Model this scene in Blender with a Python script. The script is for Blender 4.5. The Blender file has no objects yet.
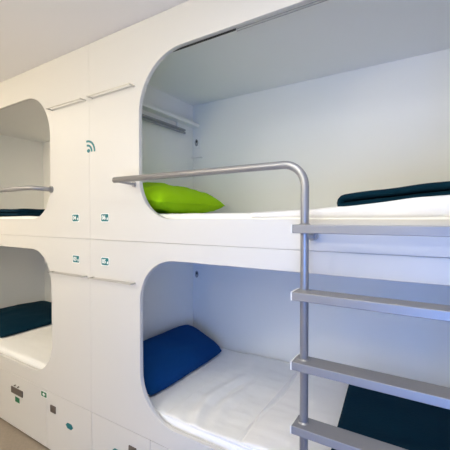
import bpy, bmesh, math, random
from mathutils import Vector, Matrix, noise, Euler

SC = bpy.context.scene
COL = SC.collection
R = math.radians
YR = -2.3          # rear wall behind the camera

# ---------------------------------------------------------------- camera
cam_data = bpy.data.cameras.new('camera')
cam_data.sensor_width = 36.0
cam_data.lens = 36.0 * 333.0 / 450.0
cam_data.clip_start = 0.02
cam = bpy.data.objects.new('camera', cam_data)
COL.objects.link(cam)
cam.location = (0.0, -1.15, 1.44)
cam.rotation_euler = (R(90 - 1.15), 0, R(31.9))
SC.camera = cam

# ---------------------------------------------------------------- world, view
w = bpy.data.worlds.new('world'); SC.world = w; w.use_nodes = True
w.node_tree.nodes['Background'].inputs[0].default_value = (0.55, 0.68, 0.95, 1)
w.node_tree.nodes['Background'].inputs[1].default_value = 1.0
SC.view_settings.view_transform = 'Standard'
SC.view_settings.look = 'None'
SC.view_settings.gamma = 1
SC.view_settings.use_curve_mapping = False
SC.view_settings.exposure = 0.28
SC.cycles.max_bounces = 10
SC.cycles.diffuse_bounces = 8
SC.cycles.use_denoising = True

# ---------------------------------------------------------------- lights
def area(name, loc, rot, sx, sy, power, color, spread=180):
    l = bpy.data.lights.new(name, 'AREA'); l.shape = 'RECTANGLE'
    l.size = sx; l.size_y = sy; l.energy = power; l.color = color; l.spread = R(spread)
    o = bpy.data.objects.new(name, l); COL.objects.link(o)
    o.location = loc; o.rotation_euler = tuple(R(a) for a in rot)
    return o
# daylight through the low, wide window in the rear wall, behind and to the right of the camera
area('daylight_low_window', (0.55, YR + 0.02, 0.62), (90, 0, 0), 1.3, 1.05, 18, (0.08, 0.31, 1.0), 120)
# ceiling lamps
LAMPS = ((-0.30, -0.85, 'near', 5.5, (1.0, 0.98, 0.90)), (-3.0, -0.85, 'far', 6.0, (1.0, 0.87, 0.68)), (-1.5, -1.85, 'rear', 13.0, (0.98, 0.97, 0.86)))
for x_, y_, n_, p_, c_ in LAMPS:
    area('lamp_light_' + n_, (x_, y_, 2.34), (0, 0, 0), 0.5, 0.22, p_, c_)

# added fill uplighters on the rear wall, brightening the upper bunk interiors
UPS = ((-3.0, 27.0, (1.0, 0.84, 0.58)), (-0.35, 16.5, (1.0, 0.95, 0.72)))
for x_, p_, c_ in UPS:
    area('fill_uplight', (x_, YR + 0.09, 1.93), (148, 0, 0), 0.6, 0.10, p_, c_)

# ---------------------------------------------------------------- materials
def mat(name, col, rough=0.5, metal=0.0, bump=0.0, bscale=50, var=0.0, vscale=3, sheen=0.0, coat=0.0, emit=None, spec=0.5):
    m = bpy.data.materials.new(name); m.use_nodes = True
    nt = m.node_tree; b = nt.nodes['Principled BSDF']
    b.inputs['Base Color'].default_value = (*col, 1)
    b.inputs['Roughness'].default_value = rough
    b.inputs['Metallic'].default_value = metal
    b.inputs['Specular IOR Level'].default_value = spec
    if sheen: b.inputs['Sheen Weight'].default_value = sheen
    if coat: b.inputs['Coat Weight'].default_value = coat
    if emit:
        b.inputs['Emission Color'].default_value = (*emit[0], 1)
        b.inputs['Emission Strength'].default_value = emit[1]
    tc = nt.nodes.new('ShaderNodeTexCoord')
    if bump:
        n = nt.nodes.new('ShaderNodeTexNoise'); n.inputs['Scale'].default_value = bscale
        n.inputs['Detail'].default_value = 4
        bp = nt.nodes.new('ShaderNodeBump'); bp.inputs['Strength'].default_value = bump
        bp.inputs['Distance'].default_value = 0.01
        nt.links.new(tc.outputs['Object'], n.inputs['Vector'])
        nt.links.new(n.outputs['Fac'], bp.inputs['Height'])
        nt.links.new(bp.outputs['Normal'], b.inputs['Normal'])
    if var:
        n = nt.nodes.new('ShaderNodeTexNoise'); n.inputs['Scale'].default_value = vscale
        n.inputs['Detail'].default_value = 6
        mx = nt.nodes.new('ShaderNodeMix'); mx.data_type = 'RGBA'
        mx.inputs[6].default_value = (*[c * (1 - var) for c in col], 1)
        mx.inputs[7].default_value = (*[min(1, c * (1 + var)) for c in col], 1)
        nt.links.new(tc.outputs['Object'], n.inputs['Vector'])
        nt.links.new(n.outputs['Fac'], mx.inputs[0])
        nt.links.new(mx.outputs[2], b.inputs['Base Color'])
    return m
M = dict(
    wall=mat('wall_paint', (0.80, 0.79, 0.76), 0.85, bump=0.05, bscale=120),
    ceil=mat('ceiling_paint', (0.86, 0.855, 0.88), 0.9),
    floor=mat('floor_vinyl', (0.27, 0.225, 0.18), 0.55, bump=0.1, bscale=150, var=0.18, vscale=60),
    lam=mat('white_laminate', (0.665, 0.655, 0.64), 0.38, spec=0.35),
    inner=mat('inner_laminate', (0.84, 0.84, 0.82), 0.5, spec=0.3),
    edge=mat('panel_edge', (0.86, 0.86, 0.85), 0.4),
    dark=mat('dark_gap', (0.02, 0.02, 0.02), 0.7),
    sheet=mat('white_cotton', (0.88, 0.88, 0.88), 0.85, bump=0.35, bscale=12, sheen=0.1),
    duvet=mat('white_duvet', (0.88, 0.87, 0.87), 0.85, bump=0.3, bscale=9, sheen=0.1),
    navy=mat('navy_fleece', (0.0015, 0.023, 0.044), 0.95, bump=0.2, bscale=90, var=0.15, vscale=12, spec=0.12),
    blue=mat('blue_pillow_cotton', (0.003, 0.050, 0.19), 0.9, bump=0.12, bscale=60, var=0.08, vscale=8, spec=0.12),
    green=mat('lime_cotton', (0.33, 0.62, 0.004), 0.85, bump=0.12, bscale=40, var=0.06, vscale=6, spec=0.15),
    greend=mat('lime_seam', (0.10, 0.19, 0.006), 0.8),
    metal=mat('silver_painted_steel', (0.35, 0.35, 0.37), 0.36, metal=0.55, spec=0.5),
    rung=mat('grey_rung_paint', (0.29, 0.29, 0.31), 0.42, metal=0.35, spec=0.5),
    cap=mat('white_end_cap', (0.85, 0.85, 0.84), 0.4),
    chrome=mat('satin_rail_metal', (0.55, 0.54, 0.52), 0.35, metal=0.6),
    teal=mat('teal_vinyl', (0.004, 0.175, 0.205), 0.45),
    white=mat('white_vinyl', (0.88, 0.90, 0.90), 0.45),
    sgreen=mat('green_vinyl', (0.008, 0.16, 0.065), 0.45),
    latch=mat('brushed_dark_steel', (0.17, 0.145, 0.13), 0.4, metal=0.5),
    black=mat('black_plastic', (0.015, 0.015, 0.018), 0.4),
    grey=mat('grey_plastic', (0.33, 0.34, 0.35), 0.45),
    lamp=mat('lamp_diffuser', (0.9, 0.9, 0.88), 0.5, emit=((1, 0.93, 0.84), 3.0)),
    glass=None,
)
g = bpy.data.materials.new('window_glass'); g.use_nodes = True
gb = g.node_tree.nodes['Principled BSDF']
gb.inputs['Base Color'].default_value = (0.9, 0.95, 1, 1); gb.inputs['Roughness'].default_value = 0.02
gb.inputs['Transmission Weight'].default_value = 1.0
M['glass'] = g

# ---------------------------------------------------------------- helpers
def box_bm(bm, a, b):
    a, b = [min(p, q) for p, q in zip(a, b)], [max(p, q) for p, q in zip(a, b)]
    v = [bm.verts.new((x, y, z)) for x in (a[0], b[0]) for y in (a[1], b[1]) for z in (a[2], b[2])]
    for f in ((0, 1, 3, 2), (4, 6, 7, 5), (0, 4, 5, 1), (2, 3, 7, 6), (0, 2, 6, 4), (1, 5, 7, 3)):
        bm.faces.new([v[i] for i in f])
def link(name, me, m, parent=None, smooth=False, origin=None):
    if origin is not None:
        me.transform(Matrix.Translation(-Vector(origin)))
    me.materials.clear(); me.materials.append(m)
    if smooth:
        for p in me.polygons: p.use_smooth = True
    o = bpy.data.objects.new(name, me); COL.objects.link(o)
    if origin is not None: o.location = origin
    if parent is not None:
        o.parent = parent
        if origin is not None:
            o.location = Vector(origin) - wloc(parent)
        else:
            o.location = -wloc(parent)
    return o
def wloc(o):
    v = Vector((0, 0, 0))
    while o is not None:
        v = v + o.location; o = o.parent
    return v
def fin(bm, name, m, parent=None, smooth=False, origin=None, bevel=0, seg=2):
    bmesh.ops.recalc_face_normals(bm, faces=bm.faces)
    if bevel:
        bmesh.ops.bevel(bm, geom=list(bm.edges), offset=bevel, segments=seg, affect='EDGES', profile=0.5)
    me = bpy.data.meshes.new(name); bm.to_mesh(me); bm.free()
    return link(name, me, m, parent, smooth, origin)
def box(name, a, b, m, parent=None, bevel=0.0, seg=2):
    bm = bmesh.new(); box_bm(bm, a, b)
    return fin(bm, name, m, parent, bevel=bevel, seg=seg)
def tube_bm(bm, pts, r, n=20, caps=True):
    pts = [Vector(p) for p in pts]; rings = []
    up = None
    for i, p in enumerate(pts):
        t = (pts[min(i + 1, len(pts) - 1)] - pts[max(i - 1, 0)]).normalized()
        if up is None:
            up = Vector((0, 0, 1)) if abs(t.z) < 0.9 else Vector((0, 1, 0))
        sdir = t.cross(up).normalized(); up = sdir.cross(t).normalized()
        rr = r[i] if isinstance(r, (list, tuple)) else r
        rings.append([bm.verts.new(p + (math.cos(a) * sdir + math.sin(a) * up) * rr)
                      for a in [2 * math.pi * k / n for k in range(n)]])
    for a, b in zip(rings, rings[1:]):
        for k in range(n):
            bm.faces.new((a[k], a[(k + 1) % n], b[(k + 1) % n], b[k]))
    if caps:
        bm.faces.new(rings[0][::-1]); bm.faces.new(rings[-1])
def arc(c, r, a0, a1, n=12):
    return [(c[0] + r * math.cos(R(a0 + (a1 - a0) * i / n)), c[1] + r * math.sin(R(a0 + (a1 - a0) * i / n))) for i in range(n + 1)]
def rrect(x0, z0, x1, z1, rb, rt, n=14):
    if x0 > x1: x0, x1 = x1, x0
    return (arc((x0 + rb, z0 + rb), rb, 180, 270, n) + arc((x1 - rb, z0 + rb), rb, 270, 360, n)
            + arc((x1 - rt, z1 - rt), rt, 0, 90, n) + arc((x0 + rt, z1 - rt), rt, 90, 180, n))
DG = {}
def curve_mesh(loops, depth, bevel=0.0):
    """closed outlines in x-z, filled with holes, given a depth towards +y from y=0"""
    cu = bpy.data.curves.new('tmp', 'CURVE'); cu.dimensions = '2D'; cu.fill_mode = 'BOTH'
    cu.extrude = depth / 2 - bevel; cu.bevel_depth = bevel; cu.bevel_resolution = 1
    if bevel: cu.offset = -bevel
    for lp in loops:
        s = cu.splines.new('POLY'); s.points.add(len(lp) - 1); s.use_cyclic_u = True
        for p, q in zip(s.points, lp): p.co = (q[0], q[1], 0, 1)
    o = bpy.data.objects.new('tmp', cu); COL.objects.link(o)
    dg = bpy.context.evaluated_depsgraph_get(); dg.update()
    me = bpy.data.meshes.new_from_object(o.evaluated_get(dg), depsgraph=dg)
    bpy.data.objects.remove(o); bpy.data.curves.remove(cu)
    me.transform(Matrix.Translation((0, depth / 2, 0)) @ Matrix.Rotation(R(90), 4, 'X'))
    return me
def flat(name, loops, y, depth, m, parent=None, bevel=0.0):
    me = curve_mesh(loops, depth, bevel); me.transform(Matrix.Translation((0, y, 0)))
    return link(name, me, m, parent)
def text(name, s, x, z, size, y, m, parent, sx=1.0):
    cu = bpy.data.curves.new('tmp', 'FONT'); cu.body = s; cu.size = size; cu.extrude = 0.0004
    cu.align_x = 'CENTER'; cu.align_y = 'CENTER'; cu.offset = size * 0.03
    o = bpy.data.objects.new('tmp', cu); COL.objects.link(o)
    dg = bpy.context.evaluated_depsgraph_get(); dg.update()
    me = bpy.data.meshes.new_from_object(o.evaluated_get(dg), depsgraph=dg)
    bpy.data.objects.remove(o); bpy.data.curves.remove(cu)
    me.transform(Matrix.Translation((x, y, z)) @ Matrix.Rotation(R(90), 4, 'X') @ Matrix.Diagonal((sx, 1, 1, 1)))
    return link(name, me, m, parent)
def empty(name, loc, label, cat, group=None, kind=None):
    o = bpy.data.objects.new(name, None); COL.objects.link(o); o.location = loc
    o.empty_display_size = 0.1
    return tag(o, label, cat, group, kind)
def tag(o, label=None, cat=None, group=None, kind=None):
    if label: o['label'] = label
    if cat: o['category'] = cat
    if group: o['group'] = group
    if kind: o['kind'] = kind
    return o
def struct(o): o['kind'] = 'structure'; return o
def nz(p, s, amp, seed=0):
    return noise.noise(Vector((p[0] * s + seed * 7.3, p[1] * s + seed * 3.1, p[2] * s - seed))) * amp

# ---------------------------------------------------------------- room shell
CZ = 2.38
XL, XR, YF = -4.9, 2.2, 1.0
PITCH = 2.05; XS = -1.58
struct(box('floor', (XL, YR, -0.06), (XR, YF, 0), M['floor']))
struct(box('ceiling', (XL, YR, CZ), (XR, YF, CZ + 0.06), M['ceil']))
struct(box('wall_left', (XL - 0.08, YR, 0), (XL, YF, CZ), M['wall']))
struct(box('wall_front', (XL, YF - 0.05, 0), (XR, YF, CZ), M['wall']))
# rear wall with a low window
dx0, dx1, dz1 = -0.15, 1.25, 1.2
bm = bmesh.new()
box_bm(bm, (XL, YR - 0.1, 0), (dx0, YR, CZ)); box_bm(bm, (dx1, YR - 0.1, 0), (XR, YR, CZ))
box_bm(bm, (dx0, YR - 0.1, dz1), (dx1, YR, CZ))
struct(fin(bm, 'wall_rear', M['wall']))
bm = bmesh.new()
for a, b in (((dx0, 0), (dx1, 0.07)), ((dx0, dz1 - 0.07), (dx1, dz1)), ((dx0, 0), (dx0 + 0.07, dz1)),
             ((dx1 - 0.07, 0), (dx1, dz1))):
    box_bm(bm, (a[0], YR - 0.07, a[1]), (b[0], YR - 0.02, b[1]))
df = struct(fin(bm, 'window_1', M['lam']))
box('window_glass', (dx0 + 0.06, YR - 0.05, 0.06), (dx1 - 0.06, YR - 0.044, dz1 - 0.06), M['glass'], df)
struct(box('wall_right', (XR, YR, 0), (XR + 0.08, YF, CZ), M['wall']))
# flanking fill walls beside the bunks (beyond the frame)
struct(box('wall_side', (0.475, 0.0, 0), (XR, 0.06, CZ), M['wall']))
struct(box('wall_alcove', (XL, 0.0, 0), (XS - PITCH - 0.005, 0.06, CZ), M['wall']))

def ceiling_lamp(x, y, label):
    t = empty('ceiling_lamp', (x, y, CZ), label, 'ceiling lamp', 'ceiling lamps')
    bm = bmesh.new(); box_bm(bm, (x - 0.3, y - 0.15, CZ - 0.03), (x + 0.3, y + 0.15, CZ))
    fin(bm, 'housing', M['lam'], t, bevel=0.004)
    box('diffuser', (x - 0.27, y - 0.12, CZ - 0.034), (x + 0.27, y + 0.12, CZ - 0.0301), M['lamp'], t)
ceiling_lamp(-0.30, -0.85, 'white rectangular ceiling lamp in front of the right bunk unit')
ceiling_lamp(-3.0, -0.85, 'white rectangular ceiling lamp in front of the left bunk unit')
ceiling_lamp(-1.5, -1.85, 'white rectangular ceiling lamp near the rear wall')

def added_uplighter(x, label):  # made-up fixture, added only to carry the fill light
    t = empty('added_uplighter', (x, YR, 1.86), label, 'wall lamp', 'added fill uplighters on the rear wall')
    box('backplate', (x - 0.12, YR, 1.80), (x + 0.12, YR + 0.012, 1.92), M['lam'], t, 0.002)
    bm = bmesh.new()
    prof = [(0.012, 1.82), (0.06, 1.835), (0.12, 1.875), (0.145, 1.905), (0.14, 1.91), (0.115, 1.882), (0.06, 1.843), (0.012, 1.828)]
    a = [bm.verts.new((x - 0.32, YR + p, q)) for p, q in prof]; b = [bm.verts.new((x + 0.32, YR + p, q)) for p, q in prof]
    for i in range(len(prof)):
        j = (i + 1) % len(prof); bm.faces.new((a[i], a[j], b[j], b[i]))
    bm.faces.new(a); bm.faces.new(b[::-1])
    fin(bm, 'trough', M['lam'], t)
added_uplighter(-3.0, 'long white added fill uplighter on the rear wall opposite the left bunk unit')
added_uplighter(-0.35, 'long white added fill uplighter on the rear wall above the low window')

# ---------------------------------------------------------------- bunk units
T = 0.015; DEP = 0.9
ZSEAM = 1.326
def bunk_unit(sx, name, label):
    X = lambda lx: XS + sx * lx
    e = 0.0003
    t = empty(name, (X(PITCH / 2), 0, 0), label, 'bunk bed', 'built-in white bunk bed units')
    def bx(n, l0, l1, y0, y1, z0, z1, m, bevel=0.0, par=None):
        return box(n, (X(l0), y0, z0), (X(l1), y1, z1), m, par or t, bevel)
    x0, x1 = X(0) + sx * e, X(PITCH) - sx * e
    lo, hi = min(x0, x1), max(x0, x1)
    o0, o1 = X(0.375), X(1.87)
    rect = lambda z0, z1: [(lo, z0), (hi, z0), (hi, z1), (lo, z1)]
    flat('upper_front_panel', [rect(ZSEAM + 0.0007, CZ - 0.002), rrect(o0, 1.437, o1, 2.203, 0.2, 0.26)[::-1]], 0, 0.022, M["lam"], t, 0.0008)
    flat('lower_front_panel', [rect(0.3755, ZSEAM - 0.0007), rrect(o0, 0.468, o1, 1.246, 0.22, 0.215)[::-1]], 0, 0.022, M["lam"], t, 0.0012)
    # carcass
    ZT = 2.30 if sx > 0 else 2.265
    bx('end_panel', 0.001, T, 0.031, DEP, 0.0, CZ - 0.002, M['inner'])
    bx('end_panel', PITCH - T, PITCH - 0.001, 0.031, DEP, 0.0, CZ - 0.002, M['inner'])
    bx('back_panel', 0.001, PITCH - 0.001, DEP, DEP + 0.015, 0.0, CZ - 0.002, M['inner'])
    bx('top_panel', T, PITCH - T, 0.031, DEP, ZT, ZT + 0.018, M['inner'])
    bx('bed_base', T, PITCH - T, 0.025, DEP, 1.262, 1.31, M['inner'])
    bx('bed_base', T, PITCH - T, 0.025, DEP, 0.376, 0.395, M['inner'])
    bx('plinth', T, PITCH - T, 0.05, 0.065, 0.0, 0.05, M['dark'])  # near-black colour stands in for the shadow below the drawers
    # thin strip, black then grey, along the top of the upper opening
    if sx > 0: tag(bx('opening_strip', 0.56, 0.90, 0.0225, 0.028, 2.198, 2.207, M['dark']), 'short black strip'); bx('opening_strip', 0.90, 1.69, 0.0305, 0.036, 2.198, 2.207, M['grey'])
    # ledge and hanging rod on the end wall
    bx('ledge', T, 0.075, 0.03, DEP, 2.128, 2.150, M['inner'], 0.002)
    bm = bmesh.new()
    for k in (0, 1):
        tube_bm(bm, [(X(0.04), 0.06, 2.082 - k * 0.02), (X(0.04), 0.77, 2.082 - k * 0.02)], 0.008, 12)
    box_bm(bm, (X(0.018), 0.06, 2.066), (X(0.036), 0.77, 2.078))
    fin(bm, 'hanging_rod', M['grey'], t)
    for yy in (0.1, 0.70):
        bx('rod_bracket', 0.018, 0.034, yy - 0.006, yy + 0.006, 2.078, 2.128, M['inner'])
    # drawers and small doors along the bottom
    for nm, a, b in (('cabinet_door', 0.0015, 0.4385), ('drawer', 0.4415, 1.6085), ('cabinet_door', 1.6115, 2.0485)):
        d = bx(nm, a, b, 0.0, 0.02, 0.014, 0.3735, M['lam'], 0.0012)
        if nm == 'drawer':
            # latch plate
            lx = 0.79
            f = box('latch', (X(lx) - 0.073, -0.006, 0.248), (X(lx) + 0.073, 0.0, 0.290), M['latch'], d, 0.0015)
            tag(f, 'dark brushed steel latch plate')
            for s in (-1, 1):
                bm = bmesh.new()
                tube_bm(bm, [(X(lx) + s * 0.022, 0.0, 0.307), (X(lx) + s * 0.022, -0.010, 0.307)], 0.0045, 12)
                fin(bm, 'screw', M['latch'], d)
            st = box('sticker', (X(lx) - 0.028, -0.001, 0.195), (X(lx) + 0.028, 0.0, 0.229), M['sgreen'], d)
            tag(st, 'small green square sticker')
            a0 = X(0.467)
            sg = None if sx > 0 else flat('exit_sign', [rrect(a0 - 0.035, 0.323, a0 + 0.035, 0.360, 0.006, 0.006, 4)], -0.001, 0.001, M['white'], d)
            if sg: tag(sg, 'green square pictogram sticker with white border')
        elif a < 0.1:
            c = X(0.366) if sx < 0 else X(0.322)
            f = box('latch', (c - 0.026, -0.006, 0.258), (c + 0.026, 0.0, 0.300), M['latch'], d, 0.0015)
            tag(f, 'small dark square lock plate')
            cx = X(0.205)
            hx = [(cx + 0.036 * math.cos(R(60 * k)), 0.226 + 0.019 * math.sin(R(60 * k))) for k in range(6)]
            tag(flat('hexagon_sticker', [hx], -0.0012, 0.0012, M['teal'], d), 'teal hexagon sticker')
    # slim towel rails: a rectangular loop of rod on two studs
    for z in (2.082, 1.121):
        bm = bmesh.new()
        A, B = X(0.03), X(0.345)
        rr = 0.0030
        tube_bm(bm, [(A, -0.033, z), (B, -0.033, z)], rr, 10)
        tube_bm(bm, [(A, -0.006, z), (B, -0.006, z)], 0.0018, 10)
        for q in (A, B):
            tube_bm(bm, [(q, -0.037, z), (q, 0.0, z)], 0.0042, 10)
        tag(fin(bm, 'towel_rail', M['chrome'], t, smooth=False), 'slim pale metal towel rail')
    # reading light / socket plate on the back wall
    for z in ((2.013, 1.013) if sx > 0 else ()):
        c = X(0.055) if sx > 0 else X(1.98)
        p = box('socket_plate', (c - 0.03, DEP - 0.006, z - 0.045), (c + 0.03, DEP, z + 0.045), M['inner'], t, 0.002)
        flat('socket', [[(c + 0.014 * math.cos(R(15 * k)), z + 0.026 * math.sin(R(15 * k))) for k in range(24)]], DEP - 0.012, 0.006, M['grey'], p)
        flat('socket_hole', [[(c + 0.004 + 0.007 * math.cos(R(20 * k)), z + 0.008 + 0.010 * math.sin(R(20 * k))) for k in range(18)]], DEP - 0.014, 0.002, M['black'], p)
        if z > 1.5:
            box('socket_shelf', (c - 0.04, DEP - 0.03, 1.897), (c + 0.05, DEP, 1.903), M['inner'], p)
    return t
bunkR = bunk_unit(1, 'bunk_bed', 'white built-in bunk unit behind the ladder, with lime pillow above and blue pillow below')
bunkL = bunk_unit(-1, 'bunk_bed', 'white built-in bunk unit at the left edge, numbered 04 over 03')

def number_sign(s, x, z, parent, h=0.038, w=0.056):
    sg = flat('number_sign', [rrect(x - w / 2 - 0.005, z - h / 2 - 0.004, x + w / 2 + 0.005, z + h / 2 + 0.004, 0.006, 0.006, 4)], -0.001, 0.001, M['white'], parent)
    flat('teal_field', [rrect(x - w / 2, z - h / 2, x + w / 2, z + h / 2, 0.005, 0.005, 4)], -0.0016, 0.0006, M['teal'], sg)
    text('digits', s, x - 0.0075, z, 0.030, -0.0022, M['white'], sg, 1.0)
    tri = [(x + 0.016, z - 0.012), (x + 0.025, z - 0.012), (x + 0.025, z - 0.002), (x + 0.0205, z + 0.003), (x + 0.016, z - 0.002)]
    flat('mark', [tri], -0.0022, 0.0006, M['white'], sg)
    tag(sg, 'teal square number sign reading ' + s)
number_sign('04', -1.708, 1.442, bunkL); number_sign('06', -1.457, 1.443, bunkR)
number_sign('03', -1.707, 1.210, bunkL); number_sign('05', -1.458, 1.213, bunkR)
# wireless symbol by the seam
cx, cz = -1.588, 1.806
wl = [[(cx + 0.013 * math.cos(R(20 * k)), cz + 0.010 * math.sin(R(20 * k))) for k in range(18)]]
for r_ in (0.033, 0.056):
    w_ = 0.0055
    wl.append([(cx - 0.008 + (r_ + w_) * 1.05 * math.cos(R(a)), cz - 0.004 + (r_ + w_) * math.sin(R(a))) for a in range(-4, 101, 8)]
              + [(cx - 0.008 + (r_ - w_) * 1.05 * math.cos(R(a)), cz - 0.004 + (r_ - w_) * math.sin(R(a))) for a in range(100, -5, -8)])
ws = flat('wireless_sign', wl, -0.0012, 0.0012, M['teal'], bunkR)
tag(ws, 'teal wireless signal symbol')
# pictogram in the exit signs
for d in [o for o in bpy.data.objects if o.name.startswith('exit_sign')]:
    xs = [v.co.x for v in d.data.vertices]; c = (min(xs) + max(xs)) / 2; z = 0.3415
    flat('green_field', [rrect(c - 0.030, z - 0.0155, c + 0.030, z + 0.0155, 0.004, 0.004, 4)], -0.0016, 0.0006, M['sgreen'], d)
    flat('pictogram', [[(c - 0.004, z + 0.010), (c + 0.004, z + 0.010), (c + 0.004, z + 0.003), (c + 0.014, z + 0.003), (c + 0.014, z - 0.004),
                        (c + 0.004, z - 0.004), (c + 0.004, z - 0.011), (c - 0.004, z - 0.011), (c - 0.004, z - 0.004), (c - 0.014, z - 0.004),
                        (c - 0.014, z + 0.003), (c - 0.004, z + 0.003)]], -0.0021, 0.0005, M['white'], d)

# ---------------------------------------------------------------- ladder with guard rail
YP = -0.10
def rail_path(xa, xb, zr, rad, zend):
    pts = [(xa, YP, zr), (xb - rad, YP, zr)]
    pts += [(xb - rad + rad * math.sin(R(a)), YP, zr - rad + rad * math.cos(R(a))) for a in range(10, 91, 8)]
    pts += [(xb, YP, zend)]
    return pts
lad = empty('bunk_ladder', (-0.13, YP, 0), 'grey metal bunk ladder with flat rungs and a curved guard rail', 'ladder')
XP, XQ = -0.35, 0.14
bm = bmesh.new()
tube_bm(bm, rail_path(-1.262, XP, 1.618, 0.075, 0.0), 0.0135, 24)
tag(fin(bm, 'guard_rail', M['metal'], lad, smooth=True), 'long round tube running along the bunk and down as ladder post')
bm = bmesh.new(); tube_bm(bm, [(XQ, YP, 0), (XQ, YP, 1.618)], 0.0135, 24)
fin(bm, 'ladder_post', M['metal'], lad, smooth=True)
for z in (1.420, 1.205, 0.981, 0.774, 0.554, 0.337, 0.12):
    r = box('rung', (XP - 0.028, YP - 0.04, z - 0.027), (XQ + 0.028, YP + 0.032, z), M['rung'], lad, 0.002)
    for xx in (XP - 0.028, XQ + 0.028):
        s = -1 if xx < 0 else 1
        box('end_cap', (xx, YP - 0.0405, z - 0.0275), (xx + s * 0.004, YP + 0.0325, z + 0.0005), M['cap'], r, 0.001)
    for xx in (XP, XQ):
        bm = bmesh.new()
        tube_bm(bm, [(xx, YP, z), (xx, YP, z + 0.004)], [0.019, 0.0145], 20)
        fin(bm, 'weld_collar', M['metal'], r, smooth=False)
bm = bmesh.new()
for xx in (-1.238,):
    tube_bm(bm, [(xx, YP, 1.612), (xx, -0.006, 1.606)], 0.007, 14)
    tube_bm(bm, [(xx, -0.006, 1.606), (xx, 0.0, 1.606)], 0.014, 18)
fin(bm, 'rail_bracket', M['metal'], lad, smooth=False)
for xx in (XP, XQ):
    bm = bmesh.new()
    tube_bm(bm, [(xx, YP, 1.380), (xx, -0.022, 1.380)], 0.009, 16)
    tube_bm(bm, [(xx, -0.024, 1.380), (xx, 0.0, 1.380)], 0.017, 20)
    fin(bm, 'wall_bracket', M['metal'], lad, smooth=False)
# guard rail of the other bunk
gr = empty('guard_rail', (-2.4, YP, 1.618), 'slim grey guard rail across the upper bunk at the left edge, above the navy blanket', 'guard rail')
bm = bmesh.new()
tube_bm(bm, [(-2.81, YP, 1.40), (-2.81, YP, 1.54), (-2.80, YP, 1.585), (-2.77, YP, 1.612), (-2.73, YP, 1.618), (-2.02, YP, 1.618),
             (-1.985, YP + 0.006, 1.617), (-1.965, YP + 0.022, 1.616), (-1.952, YP + 0.05, 1.615), (-1.94, -0.005, 1.613)], 0.0135, 20)
fin(bm, 'rail_tube', M['metal'], gr, smooth=True)
bm = bmesh.new(); tube_bm(bm, [(-1.94, -0.008, 1.613), (-1.94, 0.0, 1.613)], 0.02, 20)
fin(bm, 'rail_flange', M['metal'], gr); bm = bmesh.new()
tube_bm(bm, [(-2.81, YP, 1.42), (-2.81, 0.0, 1.42)], 0.009, 12)
fin(bm, 'rail_bracket', M['metal'], gr)

# ---------------------------------------------------------------- bedding
def soft_slab(name, a, b, m, r=0.03, n=(60, 30, 4), amp=0.004, s=6, seed=0, zfun=None, parent=None, amp2=0.0):
    """a rounded cloth slab from corner a to b with gentle wrinkles"""
    bm = bmesh.new()
    c = [(p + q) / 2 for p, q in zip(a, b)]; h = [(q - p) / 2 for p, q in zip(a, b)]
    r = min(r, h[2] * 0.98)
    def grid(ax, sgn):
        u, v = [k for k in range(3) if k != ax]
        nu, nv = n[u], n[v]
        vs = []
        for i in range(nu + 1):
            row = []
            for j in range(nv + 1):
                p = [0, 0, 0]; p[ax] = sgn * h[ax]
                p[u] = -h[u] + 2 * h[u] * i / nu; p[v] = -h[v] + 2 * h[v] * j / nv
                row.append(bm.verts.new(p))
            vs.append(row)
        for i in range(nu):
            for j in range(nv):
                bm.faces.new((vs[i][j], vs[i + 1][j], vs[i + 1][j + 1], vs[i][j + 1]))
    for ax in range(3):
        for sg in (-1, 1): grid(ax, sg)
    bmesh.ops.remove_doubles(bm, verts=bm.verts, dist=1e-5)
    for v in bm.verts:
        p = v.co
        q = Vector([max(-h[k] + r, min(h[k] - r, p[k])) for k in range(3)])
        d = p - q
        if d.length > 1e-9: p = q + d.normalized() * min(d.length, r)
        wld = p + Vector(c)
        if p.z > -h[2] * 0.5:
            k = max(0.0, (p.z + h[2] * 0.5) / (1.5 * h[2]))
            p = p + Vector((0, 0, k * (nz(wld, s, amp, seed) + nz((wld.x * 0.5, wld.y * 2.2, 0), s * 2.5, amp * 0.5, seed + 3))))
            if amp2: p = p + Vector((0, nz(wld, s * 1.5, amp2, seed + 5), 0)) * k
            if zfun: p.z += zfun(wld.x, wld.y) * k
        v.co = p
    bmesh.ops.recalc_face_normals(bm, faces=bm.faces)
    o = fin(bm, name, m, parent, smooth=True)
    if parent is None: o.location = c
    return o

def mattress(x0, x1, z0, z1, label, seed):
    o = soft_slab('mattress', (x0, 0.032, z0), (x1, 0.893, z1), M['sheet'], 0.022, (110, 44, 6), 0.005, 5, seed)
    tag(o, label, 'mattress', 'white sheeted mattresses')
    return o
mattress(-1.56, 0.45, 1.312, 1.462, 'white sheeted mattress under the lime green pillow, upper right bunk', 1)
mattress(-1.56, 0.45, 0.397, 0.497, 'white sheeted mattress under the blue pillow, lower right bunk', 2)
mattress(-3.61, -1.60, 1.312, 1.452, 'white sheeted mattress under the navy blanket, upper bunk at left', 3)
mattress(-3.61, -1.60, 0.397, 0.497, 'white sheeted mattress under the dark navy pillow, lower bunk at left', 4)

def cover(name, x0, x1, y0, y1, z, th, m, amp, s, seed, label, cat, zf=None, amp2=0.0, r=0.02):
    o = soft_slab(name, (x0, y0, z), (x1, y1, z + th), m, r, (220, 50, 3), amp, s, seed, zfun=zf, amp2=amp2)
    return tag(o, label, cat)
# upper bunk: loose white duvet at the ladder end
cover('duvet', -0.62, 0.42, 0.031, 0.86, 1.438, 0.038, M['duvet'], 0.007, 7, 11,
      'loose white duvet under the folded navy blanket in the upper bunk', 'duvet',
      zf=lambda x, y: -0.014 * max(0, min(1, (-0.32 - x) / 0.3)) + 0.085 * max(0, x + 0.32), amp2=0.008, r=0.012)
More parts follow.
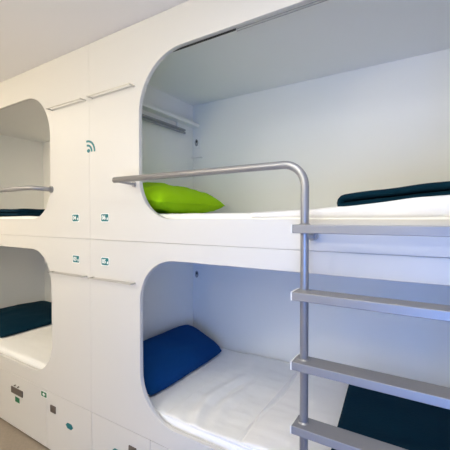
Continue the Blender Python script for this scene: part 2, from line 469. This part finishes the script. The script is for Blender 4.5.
# lower bunk: top sheet with turned edge, then white bedspread from the fold line on
cover('top_sheet', -1.08, 0.42, 0.034, 0.885, 0.4965, 0.008, M['sheet'], 0.007, 8, 21,
      'thin white top sheet next to the blue pillow in the lower right bunk', 'sheet', amp2=0.006,
      zf=lambda x, y: 0.010 * math.sin(x * 55 + 9 * y + 3 * math.sin(y * 7)) * math.exp(-((x + 0.93) / 0.09) ** 2) * math.exp(-((y - 0.35) / 0.3) ** 2))
cover('bedspread', -0.69, 0.42, 0.038, 0.87, 0.503, 0.023, M['duvet'], 0.007, 5, 22,
      'smooth white bedspread under the folded navy blanket in the lower right bunk', 'bedspread',
      zf=lambda x, y: -0.020 * math.exp(-((x + 0.672 + 0.01 * math.sin(y * 9)) / 0.010) ** 2) - 0.006 * math.exp(-((x + 0.66) / 0.04) ** 2))

def pillow(name, w, d, t, m, label, group=None, seed=0, nseg=34, wr=0.006, seam=None, rnd=0.06, under=0.7):
    """soft pillow: w along x, d along y, t thick, pinched corners"""
    bm = bmesh.new(); n = nseg
    def pt(i, j, sg):
        u = -1 + 2 * i / n; v = -1 + 2 * j / n
        k = (max(0, 1 - abs(u) ** 2.6) * max(0, 1 - abs(v) ** 2.6)) ** 0.5
        pin = 0.10
        x = u * w / 2 * (1 - pin * (1 - abs(v) ** 2) * abs(u) ** 2 * 0.6)
        y = v * d / 2 * (1 - pin * (1 - abs(u) ** 2) * abs(v) ** 2 * 0.6)
        rc = 1 - rnd * abs(u * v) ** 3; x *= rc; y *= rc
        wv = (nz((x, y, sg), 9, wr, seed) + nz((x + y, x - y, sg), 22, wr * 0.5, seed)) * min(1, k * 2)
        return Vector((x, y, sg * (k * t / 2 * (1.0 if sg > 0 else under) + 0.0015) + wv))
    top = [[bm.verts.new(pt(i, j, 1)) for j in range(n + 1)] for i in range(n + 1)]
    bot = [[bm.verts.new(pt(i, j, -1)) for j in range(n + 1)] for i in range(n + 1)]
    for g_, rev in ((top, False), (bot, True)):
        for i in range(n):
            for j in range(n):
                f = (g_[i][j], g_[i + 1][j], g_[i + 1][j + 1], g_[i][j + 1])
                bm.faces.new(f[::-1] if rev else f)
    def rim(seq):
        for (a, b) in zip(seq, seq[1:]):
            bm.faces.new((top[a[0]][a[1]], bot[a[0]][a[1]], bot[b[0]][b[1]], top[b[0]][b[1]]))
    rim([(i, 0) for i in range(n + 1)]); rim([(n, j) for j in range(n + 1)])
    rim([(i, n) for i in range(n, -1, -1)]); rim([(0, j) for j in range(n, -1, -1)])
    per = [pt(i, 0, 0) for i in range(n + 1)] + [pt(n, j, 0) for j in range(1, n + 1)] + [pt(i, n, 0) for i in range(n - 1, -1, -1)] + [pt(0, j, 0) for j in range(n - 1, 0, -1)]
    o = fin(bm, name, m, smooth=True)
    sm = bmesh.new(); tube_bm(sm, per + [per[0]], 0.0028, 6, caps=False)
    so = fin(sm, 'piping', seam or m, o, smooth=True)
    return tag(o, label, 'pillow', group)
gp = pillow('pillow', 0.44, 0.66, 0.17, M['green'], 'lime green pillow in the upper bunk beside the ladder rail', seed=3, wr=0.010, under=0.9)
gp.location = (-1.342, 0.375, 1.553); gp.rotation_euler = (R(0), R(9), R(2))
bp_ = pillow('pillow', 0.37, 0.76, 0.15, M['blue'], 'deep blue pillow leaning on the end wall of the lower right bunk', seed=5, wr=0.007, rnd=0.11, under=0.75)
bp_.location = (-1.386, 0.445, 0.582); bp_.rotation_euler = (0, R(22), R(0))
lp = pillow('pillow', 0.74, 0.78, 0.11, M['navy'], 'dark navy pillow on the lower bunk at the left edge of the photo', seed=8, wr=0.006, under=0.35)
lp.location = (-3.20, 0.49, 0.528); lp.rotation_euler = (0, R(3), 0)

def folded_blanket(name, x0, x1, y0, y1, z0, th, layers, label, seed, tilt=0.0, group='folded navy blankets'):
    """cloth folded back on itself, the fold loop at the x0 end; one continuous thick ribbon"""
    t2 = th / layers / 2
    path = []
    Lx = x1 - x0
    for k in range(layers):
        z = t2 * (2 * k + 1)
        xs = [x0 + t2 * 1.0 + (Lx - 2 * t2) * i / 26 for i in range(27)]
        if k % 2 == 0: xs = xs[::-1]
        path += [(x, z) for x in xs]
        if k < layers - 1:
            ex = xs[-1]; s = -1 if k % 2 == 0 else 1
            for a in (-60, -30, 0, 30, 60):
                path.append((ex + s * t2 * math.cos(R(a)), z + t2 + t2 * math.sin(R(a))))
    ny = 22; bm = bmesh.new(); rows = []
    for j in range(ny + 1):
        v = j / ny; y = y0 + (y1 - y0) * v
        edge = min(1.0, min(v, 1 - v) * ny / 1.6)
        tk = t2 * (0.90 + 0.04 * 1) * (0.35 + 0.65 * math.sqrt(max(0, 1 - (1 - edge) ** 2)))
        up, dn = [], []
        for i, (x, z) in enumerate(path):
            a = path[max(0, i - 1)]; b = path[min(len(path) - 1, i + 1)]
            tx, tz = b[0] - a[0], b[1] - a[1]; L = math.hypot(tx, tz) or 1
            nx, nzv = -tz / L, tx / L
            wv = nz((x, y, 0.3), 7, 0.006 * z / th, seed) + tilt * (x - x0)
            wy = nz((x * 2, z * 20, 0.5), 3, 0.010, seed + 2)
            up.append(bm.verts.new((x + nx * tk, y + wy, z0 + z + nzv * tk + wv)))
            dn.append(bm.verts.new((x - nx * tk, y + wy, z0 + z - nzv * tk + wv)))
        rows.append(up + dn[::-1])
    m_ = len(rows[0])
    for a, b in zip(rows, rows[1:]):
        for i in range(m_):
            bm.faces.new((a[i], a[(i + 1) % m_], b[(i + 1) % m_], b[i]))
    h = m_ // 2
    for rw in (rows[0], rows[-1]):
        for i in range(h - 1):
            bm.faces.new((rw[i], rw[i + 1], rw[m_ - 2 - i], rw[m_ - 1 - i]))
    o = fin(bm, name, M['navy'], smooth=True, origin=(x0, y0, z0))
    return tag(o, label, 'blanket', group)
folded_blanket('folded_blanket', -0.335, 0.30, 0.30, 0.78, 1.473, 0.070, 2, 'folded navy blanket on the white duvet of the upper bunk', 2, tilt=0.095)
low_bl = folded_blanket('folded_blanket', -0.300, 0.34, 0.06, 0.82, 0.522, 0.06, 2, 'folded navy blanket behind the lower ladder rungs in the bottom bunk', 4)
low_bl.rotation_euler.z = R(5)
folded_blanket('folded_blanket', -3.45, -2.55, 0.12, 0.62, 1.455, 0.058, 2, 'folded navy blanket on the upper bunk at the left edge, under the guard rail', 6)
